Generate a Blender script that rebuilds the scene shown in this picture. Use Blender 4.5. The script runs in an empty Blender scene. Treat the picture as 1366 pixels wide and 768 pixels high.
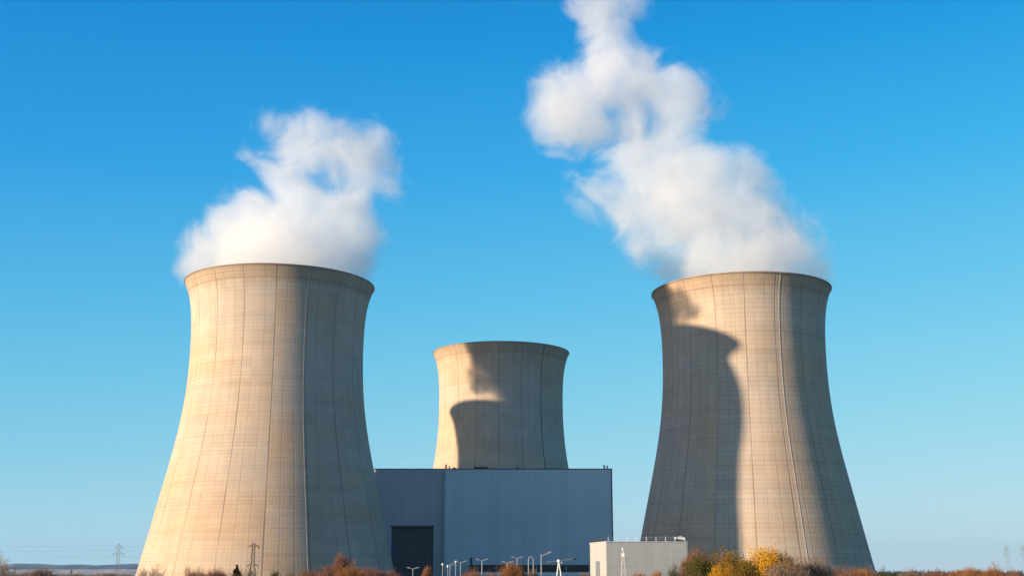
import bpy, bmesh, math, random
from math import radians, sin, cos, tan, pi, atan2, hypot, sqrt
from mathutils import Vector, Matrix
import numpy as np

C = bpy.context.scene.collection
SC = bpy.context.scene
EYE = 6.0
F = 1612.0                       # focal length in photo pixels (1366 wide)
PITCH = math.atan((764 - 384) / F)
SUN_AZ = radians(-154)           # direction towards the sun, from +X
SUN_EL = radians(12)

# ------------------------------------------------------------------ camera
cam_d = bpy.data.cameras.new('camera')
cam_d.lens = F / 1366 * 36
cam_d.sensor_width = 36
cam_d.clip_end = 60000
cam_d.clip_start = 0.5
cam = bpy.data.objects.new('camera', cam_d)
C.objects.link(cam)
cam.location = (0, 0, EYE)
cam.rotation_euler = (pi / 2 + PITCH, 0, 0)
SC.camera = cam

# ------------------------------------------------------------------ world
w = bpy.data.worlds.new('World')
SC.world = w
w.use_nodes = True
nt = w.node_tree
bg = nt.nodes['Background']
sky = nt.nodes.new('ShaderNodeTexSky')
sky.sky_type = 'NISHITA'
sky.sun_disc = False
sky.sun_elevation = SUN_EL
sky.sun_rotation = (pi / 2 - SUN_AZ) % (2 * pi)
sky.altitude = 0
sky.air_density = 1.0
sky.dust_density = 0.3
sky.ozone_density = 2.0
EXPO = 0.85
STR = 0.10
# clear autumn air: the Nishita sky is graded by elevation (and a little by azimuth) towards the deep blue of the day


def lin(c):
    return tuple((v / 255 / 12.92 if v / 255 <= 0.04045 else ((v / 255 + 0.055) / 1.055) ** 2.4) for v in c)


KS = 1.0 / (STR * 2 ** EXPO)
NL = nt.links
tc = nt.nodes.new('ShaderNodeTexCoord')
nrm = nt.nodes.new('ShaderNodeVectorMath'); nrm.operation = 'NORMALIZE'
NL.new(tc.outputs['Generated'], nrm.inputs[0])
sp = nt.nodes.new('ShaderNodeSeparateXYZ'); NL.new(nrm.outputs[0], sp.inputs[0])


def ramp(stops):
    r = nt.nodes.new('ShaderNodeValToRGB')
    r.color_ramp.interpolation = 'B_SPLINE' if False else 'LINEAR'
    els = r.color_ramp.elements
    while len(els) > 1: els.remove(els[0])
    els[0].position = stops[0][0]; els[0].color = (*lin(stops[0][1]), 1)
    for p_, c_ in stops[1:]:
        e = els.new(p_); e.color = (*lin(c_), 1)
    NL.new(sp.outputs[2], r.inputs[0])
    return r


rl = ramp([(0.0, (172, 220, 238)), (0.036, (160, 216, 235)), (0.0915, (130, 204, 233)), (0.149, (104, 195, 231)), (0.215, (76, 181, 231)),
           (0.318, (34, 157, 226)), (0.421, (4, 138, 214)), (0.6, (4, 92, 172)), (1.0, (4, 52, 112))])
rr = ramp([(0.0, (212, 236, 243)), (0.036, (198, 231, 241)), (0.0915, (168, 225, 241)), (0.149, (140, 216, 240)), (0.215, (110, 203, 240)),
           (0.318, (62, 182, 238)), (0.421, (18, 156, 227)), (0.6, (6, 98, 178)), (1.0, (4, 52, 112))])
az_ = nt.nodes.new('ShaderNodeMapRange'); NL.new(sp.outputs[0], az_.inputs[0])
az_.inputs[1].default_value = -0.42; az_.inputs[2].default_value = 0.42
mxs = nt.nodes.new('ShaderNodeMix'); mxs.data_type = 'RGBA'
NL.new(az_.outputs[0], mxs.inputs['Factor']); NL.new(rl.outputs[0], mxs.inputs[6]); NL.new(rr.outputs[0], mxs.inputs[7])
sc_ = nt.nodes.new('ShaderNodeVectorMath'); sc_.operation = 'SCALE'; sc_.inputs['Scale'].default_value = KS
NL.new(mxs.outputs[2], sc_.inputs[0])
mx2 = nt.nodes.new('ShaderNodeMix'); mx2.data_type = 'RGBA'
dts = nt.nodes.new('ShaderNodeVectorMath'); dts.operation = 'DOT_PRODUCT'      # more of the plain Nishita glow round the sun
NL.new(nrm.outputs[0], dts.inputs[0])
dts.inputs[1].default_value = (cos(SUN_AZ) * cos(SUN_EL), sin(SUN_AZ) * cos(SUN_EL), sin(SUN_EL))
gl = nt.nodes.new('ShaderNodeMapRange'); NL.new(dts.outputs['Value'], gl.inputs[0])
for k_, v_ in enumerate((0.15, 1.0, 0.98, 0.35)): gl.inputs[k_ + 1].default_value = v_
NL.new(gl.outputs[0], mx2.inputs['Factor'])
NL.new(sky.outputs[0], mx2.inputs[6]); NL.new(sc_.outputs[0], mx2.inputs[7])
NL.new(mx2.outputs[2], bg.inputs[0])
bg.inputs[1].default_value = STR

# ------------------------------------------------------------------ sun
sd = bpy.data.lights.new('sun', 'SUN')
sd.energy = 5.0
sd.angle = radians(0.53)
sd.color = (1.0, 0.78, 0.53)
sun = bpy.data.objects.new('sun', sd)
C.objects.link(sun)
to_sun = Vector((cos(SUN_AZ) * cos(SUN_EL), sin(SUN_AZ) * cos(SUN_EL), sin(SUN_EL)))
sun.rotation_euler = to_sun.to_track_quat('Z', 'Y').to_euler()
sun.location = to_sun * 1000

SC.view_settings.view_transform = 'Standard'
SC.view_settings.look = 'None'
SC.view_settings.exposure = EXPO
SC.view_settings.gamma = 1
SC.render.engine = 'CYCLES'
SC.cycles.max_bounces = 10
SC.cycles.volume_bounces = 8
SC.cycles.transparent_max_bounces = 16
SC.cycles.volume_max_steps = 256
SC.cycles.use_denoising = True


# ------------------------------------------------------------------ helpers
def at(x, y, D):
    """point whose depth along Y is D, seen at photo pixel x, y"""
    a = (x - 683) / F
    b = (384 - y) / F
    r = Vector((a, cos(PITCH) - b * sin(PITCH), sin(PITCH) + b * cos(PITCH)))
    return Vector((0, 0, EYE)) + r * (D / r.y)


def prop(o, label=None, cat=None, group=None, kind=None):
    if label: o['label'] = label
    if cat: o['category'] = cat
    if group: o['group'] = group
    if kind: o['kind'] = kind
    return o


def mesh_obj(name, me, mat=None, parent=None):
    o = bpy.data.objects.new(name, me)
    C.objects.link(o)
    if mat is not None:
        me.materials.clear()
        me.materials.append(mat)
    if parent is not None:
        o.parent = parent
    return o


def from_pydata(name, vs, fs, mat=None, parent=None, smooth=False):
    me = bpy.data.meshes.new(name)
    me.from_pydata([tuple(v) for v in vs], [], fs)
    if smooth:
        me.polygons.foreach_set('use_smooth', [True] * len(me.polygons))
    me.update()
    return mesh_obj(name, me, mat, parent)


def empty(name, loc, rz=0.0):
    o = bpy.data.objects.new(name, None)
    C.objects.link(o)
    o.location = loc
    o.rotation_euler = (0, 0, rz)
    o.empty_display_size = 0.5
    return o


class MB:
    """collects shapes, links them as ONE mesh object"""
    def __init__(s):
        s.v = []; s.f = []

    def box(s, x0, x1, y0, y1, z0, z1):
        n = len(s.v)
        s.v += [(x0, y0, z0), (x1, y0, z0), (x1, y1, z0), (x0, y1, z0), (x0, y0, z1), (x1, y0, z1), (x1, y1, z1), (x0, y1, z1)]
        s.f += [(n, n+3, n+2, n+1), (n+4, n+5, n+6, n+7), (n, n+1, n+5, n+4), (n+1, n+2, n+6, n+5), (n+2, n+3, n+7, n+6), (n+3, n, n+4, n+7)]
        return s

    def tube(s, p0, p1, r0, r1=None, seg=6, cap=True):
        if r1 is None: r1 = r0
        p0 = Vector(p0); p1 = Vector(p1)
        d = (p1 - p0)
        if d.length < 1e-6: return s
        d.normalize()
        a = Vector((0, 0, 1)) if abs(d.z) < 0.9 else Vector((1, 0, 0))
        x = d.cross(a).normalized(); y = d.cross(x)
        n = len(s.v)
        for p, r in ((p0, r0), (p1, r1)):
            for k in range(seg):
                t = 2 * pi * k / seg
                s.v.append(tuple(p + x * (cos(t) * r) + y * (sin(t) * r)))
        for k in range(seg):
            k2 = (k + 1) % seg
            s.f.append((n + k, n + k2, n + seg + k2, n + seg + k))
        if cap:
            s.f.append(tuple(n + k for k in reversed(range(seg))))
            s.f.append(tuple(n + seg + k for k in range(seg)))
        return s

    def path(s, pts, r, seg=6):
        for a, b in zip(pts[:-1], pts[1:]):
            s.tube(a, b, r, r, seg)
        return s

    def prism(s, pts, y0, y1):
        """outline pts in xz, extruded along y"""
        n = len(s.v); m = len(pts)
        s.v += [(x, y0, z) for x, z in pts] + [(x, y1, z) for x, z in pts]
        s.f.append(tuple(range(n, n + m)))
        s.f.append(tuple(reversed(range(n + m, n + 2 * m))))
        for k in range(m):
            k2 = (k + 1) % m
            s.f.append((n + k2, n + k, n + m + k, n + m + k2))
        return s

    def build(s, name, mat, parent=None, smooth=False):
        return from_pydata(name, s.v, s.f, mat, parent, smooth)


# ------------------------------------------------------------------ node helpers
class NB:
    def __init__(s, mat):
        mat.use_nodes = True
        s.t = mat.node_tree
        s.n = s.t.nodes
        s.n.clear()
        s.out = s.n.new('ShaderNodeOutputMaterial')

    def put(s, inp, v):
        if hasattr(v, 'is_output'):
            s.t.links.new(v, inp)
        elif v is not None:
            inp.default_value = v

    def m(s, op, a, b=None, c=None, clamp=False):
        n = s.n.new('ShaderNodeMath'); n.operation = op; n.use_clamp = clamp
        s.put(n.inputs[0], a)
        if b is not None: s.put(n.inputs[1], b)
        if c is not None: s.put(n.inputs[2], c)
        return n.outputs[0]

    def vm(s, op, a, b=None, out=0):
        n = s.n.new('ShaderNodeVectorMath'); n.operation = op
        s.put(n.inputs[0], a)
        if b is not None: s.put(n.inputs[1], b)
        return n.outputs[out]

    def noise(s, vec, scale, detail=3, rough=0.5, dist=0.0, out='Fac'):
        n = s.n.new('ShaderNodeTexNoise')
        s.put(n.inputs['Vector'], vec)
        n.inputs['Scale'].default_value = scale
        n.inputs['Detail'].default_value = detail
        n.inputs['Roughness'].default_value = rough
        n.inputs['Distortion'].default_value = dist
        return n.outputs[out]

    def white(s, vec):
        n = s.n.new('ShaderNodeTexWhiteNoise'); n.noise_dimensions = '3D'
        s.put(n.inputs['Vector'], vec)
        return n.outputs['Value']

    def comb(s, x, y, z):
        n = s.n.new('ShaderNodeCombineXYZ')
        s.put(n.inputs[0], x); s.put(n.inputs[1], y); s.put(n.inputs[2], z)
        return n.outputs[0]

    def sep(s, v):
        n = s.n.new('ShaderNodeSeparateXYZ'); s.put(n.inputs[0], v)
        return n.outputs

    def remap(s, v, a, b, c, d, smooth=False):
        n = s.n.new('ShaderNodeMapRange')
        if smooth: n.interpolation_type = 'SMOOTHSTEP'
        s.put(n.inputs[0], v)
        for k, q in enumerate((a, b, c, d)): s.put(n.inputs[k + 1], q)
        return n.outputs[0]

    def mix(s, f, a, b, mode='MIX'):
        n = s.n.new('ShaderNodeMix'); n.data_type = 'RGBA'; n.blend_type = mode
        s.put(n.inputs['Factor'], f)
        s.put(n.inputs[6], a if hasattr(a, 'is_output') else (*a, 1))
        s.put(n.inputs[7], b if hasattr(b, 'is_output') else (*b, 1))
        return n.outputs[2]

    def coord(s, k='Object'):
        return s.n.new('ShaderNodeTexCoord').outputs[k]

    def bsdf(s, col, rough=0.9, metal=0.0, height=None, bump_dist=0.1, bump=0.5, spec=0.3):
        n = s.n.new('ShaderNodeBsdfPrincipled')
        s.put(n.inputs['Base Color'], col if hasattr(col, 'is_output') else (*col, 1))
        s.put(n.inputs['Roughness'], rough)
        n.inputs['Metallic'].default_value = metal
        n.inputs['Specular IOR Level'].default_value = spec
        if height is not None:
            b = s.n.new('ShaderNodeBump')
            b.inputs['Strength'].default_value = bump
            b.inputs['Distance'].default_value = bump_dist
            s.put(b.inputs['Height'], height)
            s.t.links.new(b.outputs[0], n.inputs['Normal'])
        s.t.links.new(n.outputs[0], s.out.inputs['Surface'])
        return n


def newmat(name):
    m = bpy.data.materials.new(name)
    return m, NB(m)


def plain(name, col, rough=0.7, metal=0.0, var=0.15, scale=0.5):
    m, b = newmat(name)
    n = b.noise(b.coord(), scale, 4, 0.6)
    f = b.remap(n, 0.3, 0.7, 1 - var, 1 + var)
    c = b.mix(1.0, col, b.comb(f, f, f), 'MULTIPLY')
    b.bsdf(c, rough, metal, height=n, bump_dist=0.02, bump=0.3)
    return m


# ------------------------------------------------------------------ materials
def concrete_shell():
    m, b = newmat('weathered_shell_concrete')
    uv = b.sep(b.coord('UV'))
    u, v = uv[0], uv[1]              # u: 0..1 round the shell, v: metres up
    circ = 240.0
    obj_info = b.n.new('ShaderNodeObjectInfo').outputs['Random']
    um = b.m('MULTIPLY', u, circ)
    P = b.comb(um, v, b.m('MULTIPLY', obj_info, 300.0))

    def vline(n, wdt, off=0.0):
        c = b.m('PINGPONG', b.m('ADD', b.m('MULTIPLY', u, float(n)), off), 0.5)
        return b.remap(c, wdt * 0.35, wdt, 1.0, 0.0, True)

    def hline(step, wdt, off=0.0):
        c = b.m('PINGPONG', b.m('ADD', b.m('DIVIDE', v, step), off), 0.5)
        return b.remap(c, wdt * 0.35, wdt, 1.0, 0.0, True)
    # broad weathering, wider than tall
    big = b.noise(b.vm('MULTIPLY', P, (0.012, 0.03, 1)), 1.0, 3, 0.55)
    mid = b.noise(b.vm('MULTIPLY', P, (0.10, 0.05, 1)), 1.0, 4, 0.6)
    streak = b.noise(b.vm('MULTIPLY', P, (0.9, 0.012, 1)), 1.0, 3, 0.6)
    lift = b.noise(b.vm('MULTIPLY', P, (0.004, 0.30, 1)), 1.0, 3, 0.7)
    fine = b.noise(P, 1.6, 3, 0.7)
    # one pour per panel
    pu = b.m('FLOOR', b.m('MULTIPLY', u, 54.0))
    pv = b.m('FLOOR', b.m('DIVIDE', v, 4.5))
    pour = b.white(b.comb(pu, pv, 3.0))
    pv2 = b.m('FLOOR', b.m('DIVIDE', v, 1.5))
    pour2 = b.white(b.comb(b.m('FLOOR', b.m('MULTIPLY', u, 18.0)), pv2, 7.0))
    base = b.mix(b.remap(big, 0.35, 0.65, 0, 1, True), (0.50, 0.418, 0.350), (0.515, 0.375, 0.26))
    base = b.mix(b.remap(streak, 0.4, 0.8, 0, 0.30), base, (0.33, 0.27, 0.225))
    k = b.remap(mid, 0.3, 0.7, 0.94, 1.06)
    k = b.m('MULTIPLY', k, b.remap(lift, 0.3, 0.7, 0.94, 1.06))
    k = b.m('MULTIPLY', k, b.remap(pour, 0, 1, 0.96, 1.035))
    k = b.m('MULTIPLY', k, b.remap(pour2, 0, 1, 0.975, 1.025))
    k = b.m('MULTIPLY', k, b.remap(fine, 0.3, 0.7, 0.96, 1.04))
    # joints
    along = b.noise(b.vm('MULTIPLY', P, (0.3, 0.04, 1)), 1.0, 3, 0.6)
    l18 = b.m('MULTIPLY', vline(18, 0.030), b.remap(along, 0.35, 0.65, 0.10, 0.32))
    l54 = b.m('MULTIPLY', vline(54, 0.075), b.remap(along, 0.35, 0.7, 0.04, 0.15))
    l216 = b.m('MULTIPLY', vline(216, 0.22), 0.045)
    across = b.noise(b.vm('MULTIPLY', P, (0.02, 0.2, 1)), 1.0, 3, 0.6)
    h1 = b.m('MULTIPLY', hline(1.5, 0.16), b.remap(across, 0.35, 0.65, 0.03, 0.14))
    h5 = b.m('MULTIPLY', hline(6.0, 0.05, 0.3), b.remap(across, 0.4, 0.7, 0.0, 0.13))
    j = b.m('SUBTRACT', 1.0, l18)
    for q in (l54, l216, h1, h5):
        j = b.m('MULTIPLY', j, b.m('SUBTRACT', 1.0, q))
    # darker collar under the rim: v is stored minus shell height in the second uv? use generated z
    gz = b.sep(b.coord('Generated'))[2]
    col_n = b.noise(b.vm('MULTIPLY', P, (0.6, 0.02, 1)), 1.0, 3, 0.6)
    edge = b.m('ADD', 0.935, b.m('MULTIPLY', b.m('SUBTRACT', col_n, 0.5), 0.05))
    collar = b.remap(gz, edge, b.m('ADD', edge, 0.03), 0.0, 0.46, True)
    ringl = b.m('MULTIPLY', b.remap(b.m('ABSOLUTE', b.m('SUBTRACT', gz, 0.962)), 0.0008, 0.0022, 1, 0, True), 0.25)
    base = b.mix(collar, base, (0.35, 0.24, 0.15))
    k = b.m('MULTIPLY', k, j)
    k = b.m('MULTIPLY', k, b.m('SUBTRACT', 1.0, ringl))
    col = b.mix(1.0, base, b.comb(k, k, k), 'MULTIPLY')
    h = b.m('ADD', b.m('MULTIPLY', fine, 0.5), b.m('MULTIPLY', j, 1.0))
    b.bsdf(col, 0.95, height=h, bump_dist=0.25, bump=0.6, spec=0.15)
    return m


def cladding(name, col, step=0.6, bump=0.6, zstep=0.0):
    m, b = newmat(name)
    p = b.coord()
    s = b.sep(p)
    rib = b.m('PINGPONG', b.m('DIVIDE', b.m('ADD', s[0], s[1]), step), 0.5)
    big = b.noise(b.vm('MULTIPLY', p, (0.02, 0.02, 0.05)), 1.0, 3)
    sheet = b.white(b.comb(b.m('FLOOR', b.m('DIVIDE', b.m('ADD', s[0], s[1]), step * 6)), 0.0, 1.0))
    strk = b.noise(b.vm('MULTIPLY', p, (0.7, 0.7, 0.02)), 1.0, 4, 0.6)
    k = b.m('MULTIPLY', b.remap(big, 0.3, 0.7, 0.93, 1.07), b.remap(sheet, 0, 1, 0.975, 1.025))
    k = b.m('MULTIPLY', k, b.remap(strk, 0.3, 0.7, 0.95, 1.05))
    if zstep:
        zl = b.m('PINGPONG', b.m('DIVIDE', s[2], zstep), 0.5)
        k = b.m('MULTIPLY', k, b.remap(zl, 0.01, 0.04, 0.84, 1.0))
    c = b.mix(1.0, col, b.comb(k, k, k), 'MULTIPLY')
    b.bsdf(c, 0.6, 0.0, height=b.remap(rib, 0.1, 0.2, 0, 1, True), bump_dist=0.06, bump=bump, spec=0.4)
    return m


M = {}
M['shell'] = concrete_shell()
M['rim'] = plain('rim_concrete', (0.26, 0.20, 0.16), 0.9, 0, 0.2, 0.4)
M['inner'] = plain('damp_inner_concrete', (0.22, 0.20, 0.18), 0.9, 0, 0.2, 0.2)
M['rail'] = plain('galvanised_rail', (0.50, 0.44, 0.37), 0.6, 0.0)
M['dark_rail'] = plain('dark_rail', (0.07, 0.065, 0.06), 0.6, 0.3)
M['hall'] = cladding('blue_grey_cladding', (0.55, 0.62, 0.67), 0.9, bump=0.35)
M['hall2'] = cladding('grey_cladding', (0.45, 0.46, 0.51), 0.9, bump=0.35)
M['door'] = cladding('dark_door_cladding', (0.065, 0.080, 0.10), 1.4)
M['trim'] = plain('dark_trim', (0.035, 0.04, 0.05), 0.6)
M['light_trim'] = plain('pale_trim', (0.5, 0.54, 0.58), 0.5)
M['white'] = plain('white_paint', (0.78, 0.80, 0.80), 0.5, 0, 0.06)
M['small'] = cladding('pale_grey_cladding', (0.40, 0.40, 0.395), 0.7, bump=0.10, zstep=1.9)
M['grey_door'] = plain('grey_door_paint', (0.17, 0.19, 0.22), 0.6)
M['glass'] = plain('dark_glazing', (0.02, 0.022, 0.03), 0.25)
M['steel'] = plain('galvanised_steel', (0.62, 0.64, 0.66), 0.45, 0.2)
M['shaded_lamp'] = plain('shaded_white_lamp', (0.26, 0.28, 0.33), 0.5, 0.0)  # lilac grey of white poles in shade, put into the colour
M['mast_grey'] = plain('mast_grey_paint', (0.40, 0.40, 0.41), 0.5, 0.1)
M['pylon'] = plain('weathered_pylon_steel', (0.10, 0.085, 0.075), 0.7, 0.2)
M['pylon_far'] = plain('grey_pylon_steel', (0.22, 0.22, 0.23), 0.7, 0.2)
M['wire'] = plain('grey_wire', (0.18, 0.19, 0.20), 0.6, 0.2)
M['bark'] = plain('bark', (0.12, 0.085, 0.06), 0.95, 0, 0.3, 3)
M['pale_bark'] = plain('pale_bark', (0.26, 0.21, 0.17), 0.95, 0, 0.3, 3)


def foliage_mat(name, c1, c2, trans=0.25):
    m, b = newmat(name)
    p = b.coord()
    n = b.noise(p, 0.8, 3, 0.6)
    geo = b.n.new('ShaderNodeNewGeometry')
    r = geo.outputs['Random Per Island']
    f = b.m('ADD', b.m('MULTIPLY', b.remap(n, 0.35, 0.65, 0, 1), 0.55), b.m('MULTIPLY', r, 0.45))
    c = b.mix(f, c1, c2)
    d = b.n.new('ShaderNodeBsdfDiffuse'); b.put(d.inputs[0], c)
    t = b.n.new('ShaderNodeBsdfTranslucent'); b.put(t.inputs[0], c)
    mx = b.n.new('ShaderNodeMixShader'); mx.inputs[0].default_value = trans
    b.t.links.new(d.outputs[0], mx.inputs[1]); b.t.links.new(t.outputs[0], mx.inputs[2])
    b.t.links.new(mx.outputs[0], b.out.inputs['Surface'])
    return m


M['leaf_yellow'] = foliage_mat('yellow_leaves', (0.42, 0.18, 0.012), (0.70, 0.42, 0.03))
M['leaf_gold'] = foliage_mat('olive_gold_leaves', (0.14, 0.105, 0.02), (0.34, 0.20, 0.03))
M['leaf_olive'] = foliage_mat('olive_leaves', (0.055, 0.055, 0.018), (0.13, 0.12, 0.03))
M['leaf_green'] = foliage_mat('dark_green_leaves', (0.018, 0.028, 0.012), (0.055, 0.065, 0.022), 0.1)
M['leaf_orange'] = foliage_mat('orange_leaves', (0.26, 0.10, 0.03), (0.42, 0.19, 0.05))
M['twig_red'] = foliage_mat('russet_twigs', (0.19, 0.09, 0.062), (0.30, 0.155, 0.105), 0.1)
M['twig_brown'] = foliage_mat('brown_twigs', (0.17, 0.12, 0.085), (0.32, 0.22, 0.155), 0.1)
M['twig_pale'] = foliage_mat('pale_twigs', (0.34, 0.25, 0.19), (0.50, 0.38, 0.29), 0.1)
M['twig_orange'] = foliage_mat('orange_brown_twigs', (0.22, 0.10, 0.045), (0.36, 0.18, 0.075), 0.1)

# ------------------------------------------------------------------ ground, hills
m, b = newmat('winter_grass')
p = b.coord()
n1 = b.noise(p, 0.012, 5, 0.6); n2 = b.noise(p, 0.9, 4, 0.7)
c = b.mix(b.remap(n1, 0.35, 0.65, 0, 1), (0.10, 0.10, 0.045), (0.17, 0.13, 0.07))
c = b.mix(b.remap(n2, 0.3, 0.7, 0, 0.5), c, (0.06, 0.07, 0.03))
b.bsdf(c, 1.0, height=n2, bump_dist=0.1)
M['ground'] = m


def ground_sheet():
    # rings growing outwards, so that it reaches the horizon without huge faces nearby
    vs = [(0, 0, 0)]; fs = []
    seg = 64
    rad = [60, 200, 600, 1500, 4000, 9000, 16000, 24000]
    for r in rad:
        for k in range(seg):
            t = 2 * pi * k / seg
            vs.append((r * cos(t), r * sin(t), 0))
    for k in range(seg):
        fs.append((0, 1 + k, 1 + (k + 1) % seg))
    for i in range(len(rad) - 1):
        a = 1 + i * seg; c2 = a + seg
        for k in range(seg):
            k2 = (k + 1) % seg
            fs.append((a + k, c2 + k, c2 + k2, a + k2))
    return from_pydata('ground', vs, fs, M['ground'])


prop(ground_sheet(), kind='structure')

m, b = newmat('worn_asphalt')
p = b.coord(); n = b.noise(p, 0.3, 5, 0.7)
cc = b.mix(b.remap(n, 0.3, 0.7, 0, 1), (0.045, 0.045, 0.047), (0.08, 0.078, 0.075))
b.bsdf(cc, 0.9, height=b.noise(p, 6, 3), bump_dist=0.02)
M['asphalt'] = m
prop(MB().box(-300, 260, 190, 830, 0.004, 0.030).build('yard_pavement', M['asphalt']), kind='structure')
prop(MB().box(-420, 420, 172, 180, 0.004, 0.035).build('road', M['asphalt']), kind='structure')


def ridge(name, x0, x1, D, ys, mat, depth, seed, rough=0.25, kind='structure'):
    """hill range whose crest is at photo rows ys=[(x,y)...] as seen from the camera, with real slopes"""
    rnd = random.Random(seed)
    nx, ny = 160, 14
    xs = [x0 + (x1 - x0) * i / nx for i in range(nx + 1)]
    ph = [(rnd.uniform(0, 6), rnd.uniform(0.02, 0.25), rnd.uniform(0.3, 1)) for _ in range(7)]
    vs = []; fs = []
    for j in range(ny + 1):
        t = j / ny                     # 0 front foot, .5 crest, 1 back foot
        prof = sin(pi * t) ** 1.3
        for x in xs:
            y = np.interp(x, [q[0] for q in ys], [q[1] for q in ys])
            y += sum(a * sin(x * f_ * 1.0 + p_) for p_, f_, a in ph) * rough * 0.5
            P = at(x, y, D)
            h = max(P.z, 1.0)
            dx = sum(a * sin(x * f_ * 1.7 + p_ + t * 5) for p_, f_, a in ph) * depth * 0.02
            z = h * prof * (1 if j == ny // 2 else 1 + 0.06 * sin(x * 0.3 + j * 2.1))
            if j != ny // 2: z = min(z, h * 0.97)
            vs.append((P.x, D + (t - 0.5) * depth + dx, z - 0.5))
    for j in range(ny):
        for i in range(nx):
            a = j * (nx + 1) + i
            fs.append((a, a + 1, a + nx + 2, a + nx + 1))
    o = from_pydata(name, vs, fs, mat, smooth=True)
    prop(o, kind=kind)
    return o


m, b = newmat('hazy_wooded_hill')
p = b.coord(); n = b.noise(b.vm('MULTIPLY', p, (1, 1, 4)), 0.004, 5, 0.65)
b.bsdf(b.mix(b.remap(n, 0.35, 0.65, 0, 1), (0.04, 0.055, 0.085), (0.07, 0.08, 0.11)), 1.0)  # woods tinted bluish: some distance haze is put into the colour
M['hill'] = m
m, b = newmat('frosted_fields')
p = b.coord(); n = b.noise(b.vm('MULTIPLY', p, (1, 1, 6)), 0.01, 5, 0.7)
b.bsdf(b.mix(b.remap(n, 0.4, 0.62, 0, 1), (0.62, 0.52, 0.50), (0.26, 0.22, 0.22)), 1.0)
M['fields'] = m
ridge('hills', -160, 320, 9000, [(-160, 753), (0, 756), (25, 756), (48, 751), (75, 753), (110, 752.5), (140, 754), (160, 752), (186, 751), (230, 752), (320, 757)], M['hill'], 2600, 3, 0.5)
ridge('terrain', -200, 320, 6500, [(-200, 759), (320, 758.5)], M['fields'], 1600, 8, 0.3)
ridge('far_hills', -200, 60, 13000, [(-200, 752), (10, 755), (30, 751), (60, 757)], M['fields'], 3000, 5, 0.4)

# ------------------------------------------------------------------ cooling towers
PH = [0.0, 0.061, 0.127, 0.193, 0.26, 0.328, 0.391, 0.462, 0.531, 0.6, 0.651, 0.698, 0.752, 0.813, 0.866, 0.926, 0.97, 1.0]
PR = [1.36, 1.311, 1.259, 1.211, 1.162, 1.113, 1.065, 1.018, 0.98, 0.949, 0.934, 0.925, 0.92, 0.921, 0.928, 0.946, 0.972, 1.0]
_fit = np.polyfit(PH, [r * (0.982 if t < 0.94 else (0.992 if t < 0.99 else 1.0)) - 0.012 * (1 - t) for t, r in zip(PH, PR)], 7)


def prad(t):
    return float(np.polyval(_fit, t))


def tower(P, H, R, rot, label, ladder=None, ladder_mat='rail', group=None, prad=prad):
    root = empty('cooling_tower', (P[0], P[1], 0), rot)
    prop(root, label, 'cooling tower', group)
    N, K = 216, 96
    def shell_mesh(inner):
        vs = []; fs = []; uvs = []
        off = -0.9 if inner else 0.0
        for j in range(K + 1):
            t = j / K
            r = R * prad(t) + off
            z = H * t - (0.0 if not inner else 0.0)
            for k in range(N):
                a = 2 * pi * k / N
                vs.append((r * cos(a), r * sin(a), z))
        for j in range(K):
            for k in range(N):
                k2 = (k + 1) % N
                q = (j * N + k, j * N + k2, (j + 1) * N + k2, (j + 1) * N + k)
                if inner: q = q[::-1]
                fs.append(q)
                uu = [(k / N, H * j / K), ((k + 1) / N, H * j / K), ((k + 1) / N, H * (j + 1) / K), (k / N, H * (j + 1) / K)]
                if inner: uu = uu[::-1]
                uvs += uu
        return vs, fs, uvs
    vs, fs, uvs = shell_mesh(False)
    me = bpy.data.meshes.new('shell')
    me.from_pydata(vs, [], fs)
    ul = me.uv_layers.new(name='UVMap')
    ul.data.foreach_set('uv', [c for q in uvs for c in q])
    me.polygons.foreach_set('use_smooth', [True] * len(me.polygons))
    mesh_obj('shell', me, M['shell'], root)
    vs, fs, uvs = shell_mesh(True)
    from_pydata('inner_wall', vs, fs, M['inner'], root, smooth=True)
    # rim: ring beam, 0.35 m proud
    ro, ri = R * prad(1) + 0.16, R * prad(1) - 1.3
    z0, z1 = H - 0.2, H + 0.25
    v2 = []; f2 = []
    for (r, z) in ((ro, z0), (ro, z1), (ri, z1), (ri, z0)):
        for k in range(N):
            a = 2 * pi * k / N
            v2.append((r * cos(a), r * sin(a), z))
    for i in range(4):
        for k in range(N):
            k2 = (k + 1) % N; i2 = (i + 1) % 4
            f2.append((i * N + k, i * N + k2, i2 * N + k2, i2 * N + k))
    from_pydata('rim', v2, f2, M['rim'], root)
    if ladder is not None:
        for (nm, ang, mt, wd, pr) in ladder:
            a = ang - rot
            mb = MB()
            n = 60
            rad_dir = Vector((cos(a), sin(a), 0)); tan_dir = Vector((-sin(a), cos(a), 0))
            prev = None
            for j in range(n + 1):
                t = 0.0 + 0.998 * j / n
                r = R * prad(t)
                c0 = rad_dir * (r - 0.1) + Vector((0, 0, H * t))
                ring = [c0 - tan_dir * wd / 2, c0 + rad_dir * (pr + 0.1) - tan_dir * wd / 2, c0 + rad_dir * (pr + 0.1) + tan_dir * wd / 2, c0 + tan_dir * wd / 2]
                i0 = len(mb.v)
                mb.v += [tuple(q) for q in ring]
                if prev is not None:
                    for e in range(3):
                        mb.f.append((prev + e, i0 + e, i0 + e + 1, prev + e + 1))
                prev = i0
            mb.build(nm, M[mt], root)
    return root


def tang(P, xpix):
    """world angle (from tower axis) of the shell point seen at fraction s of half width"""
    view = atan2(-P[1], -P[0])
    return view + math.asin(xpix)


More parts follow.
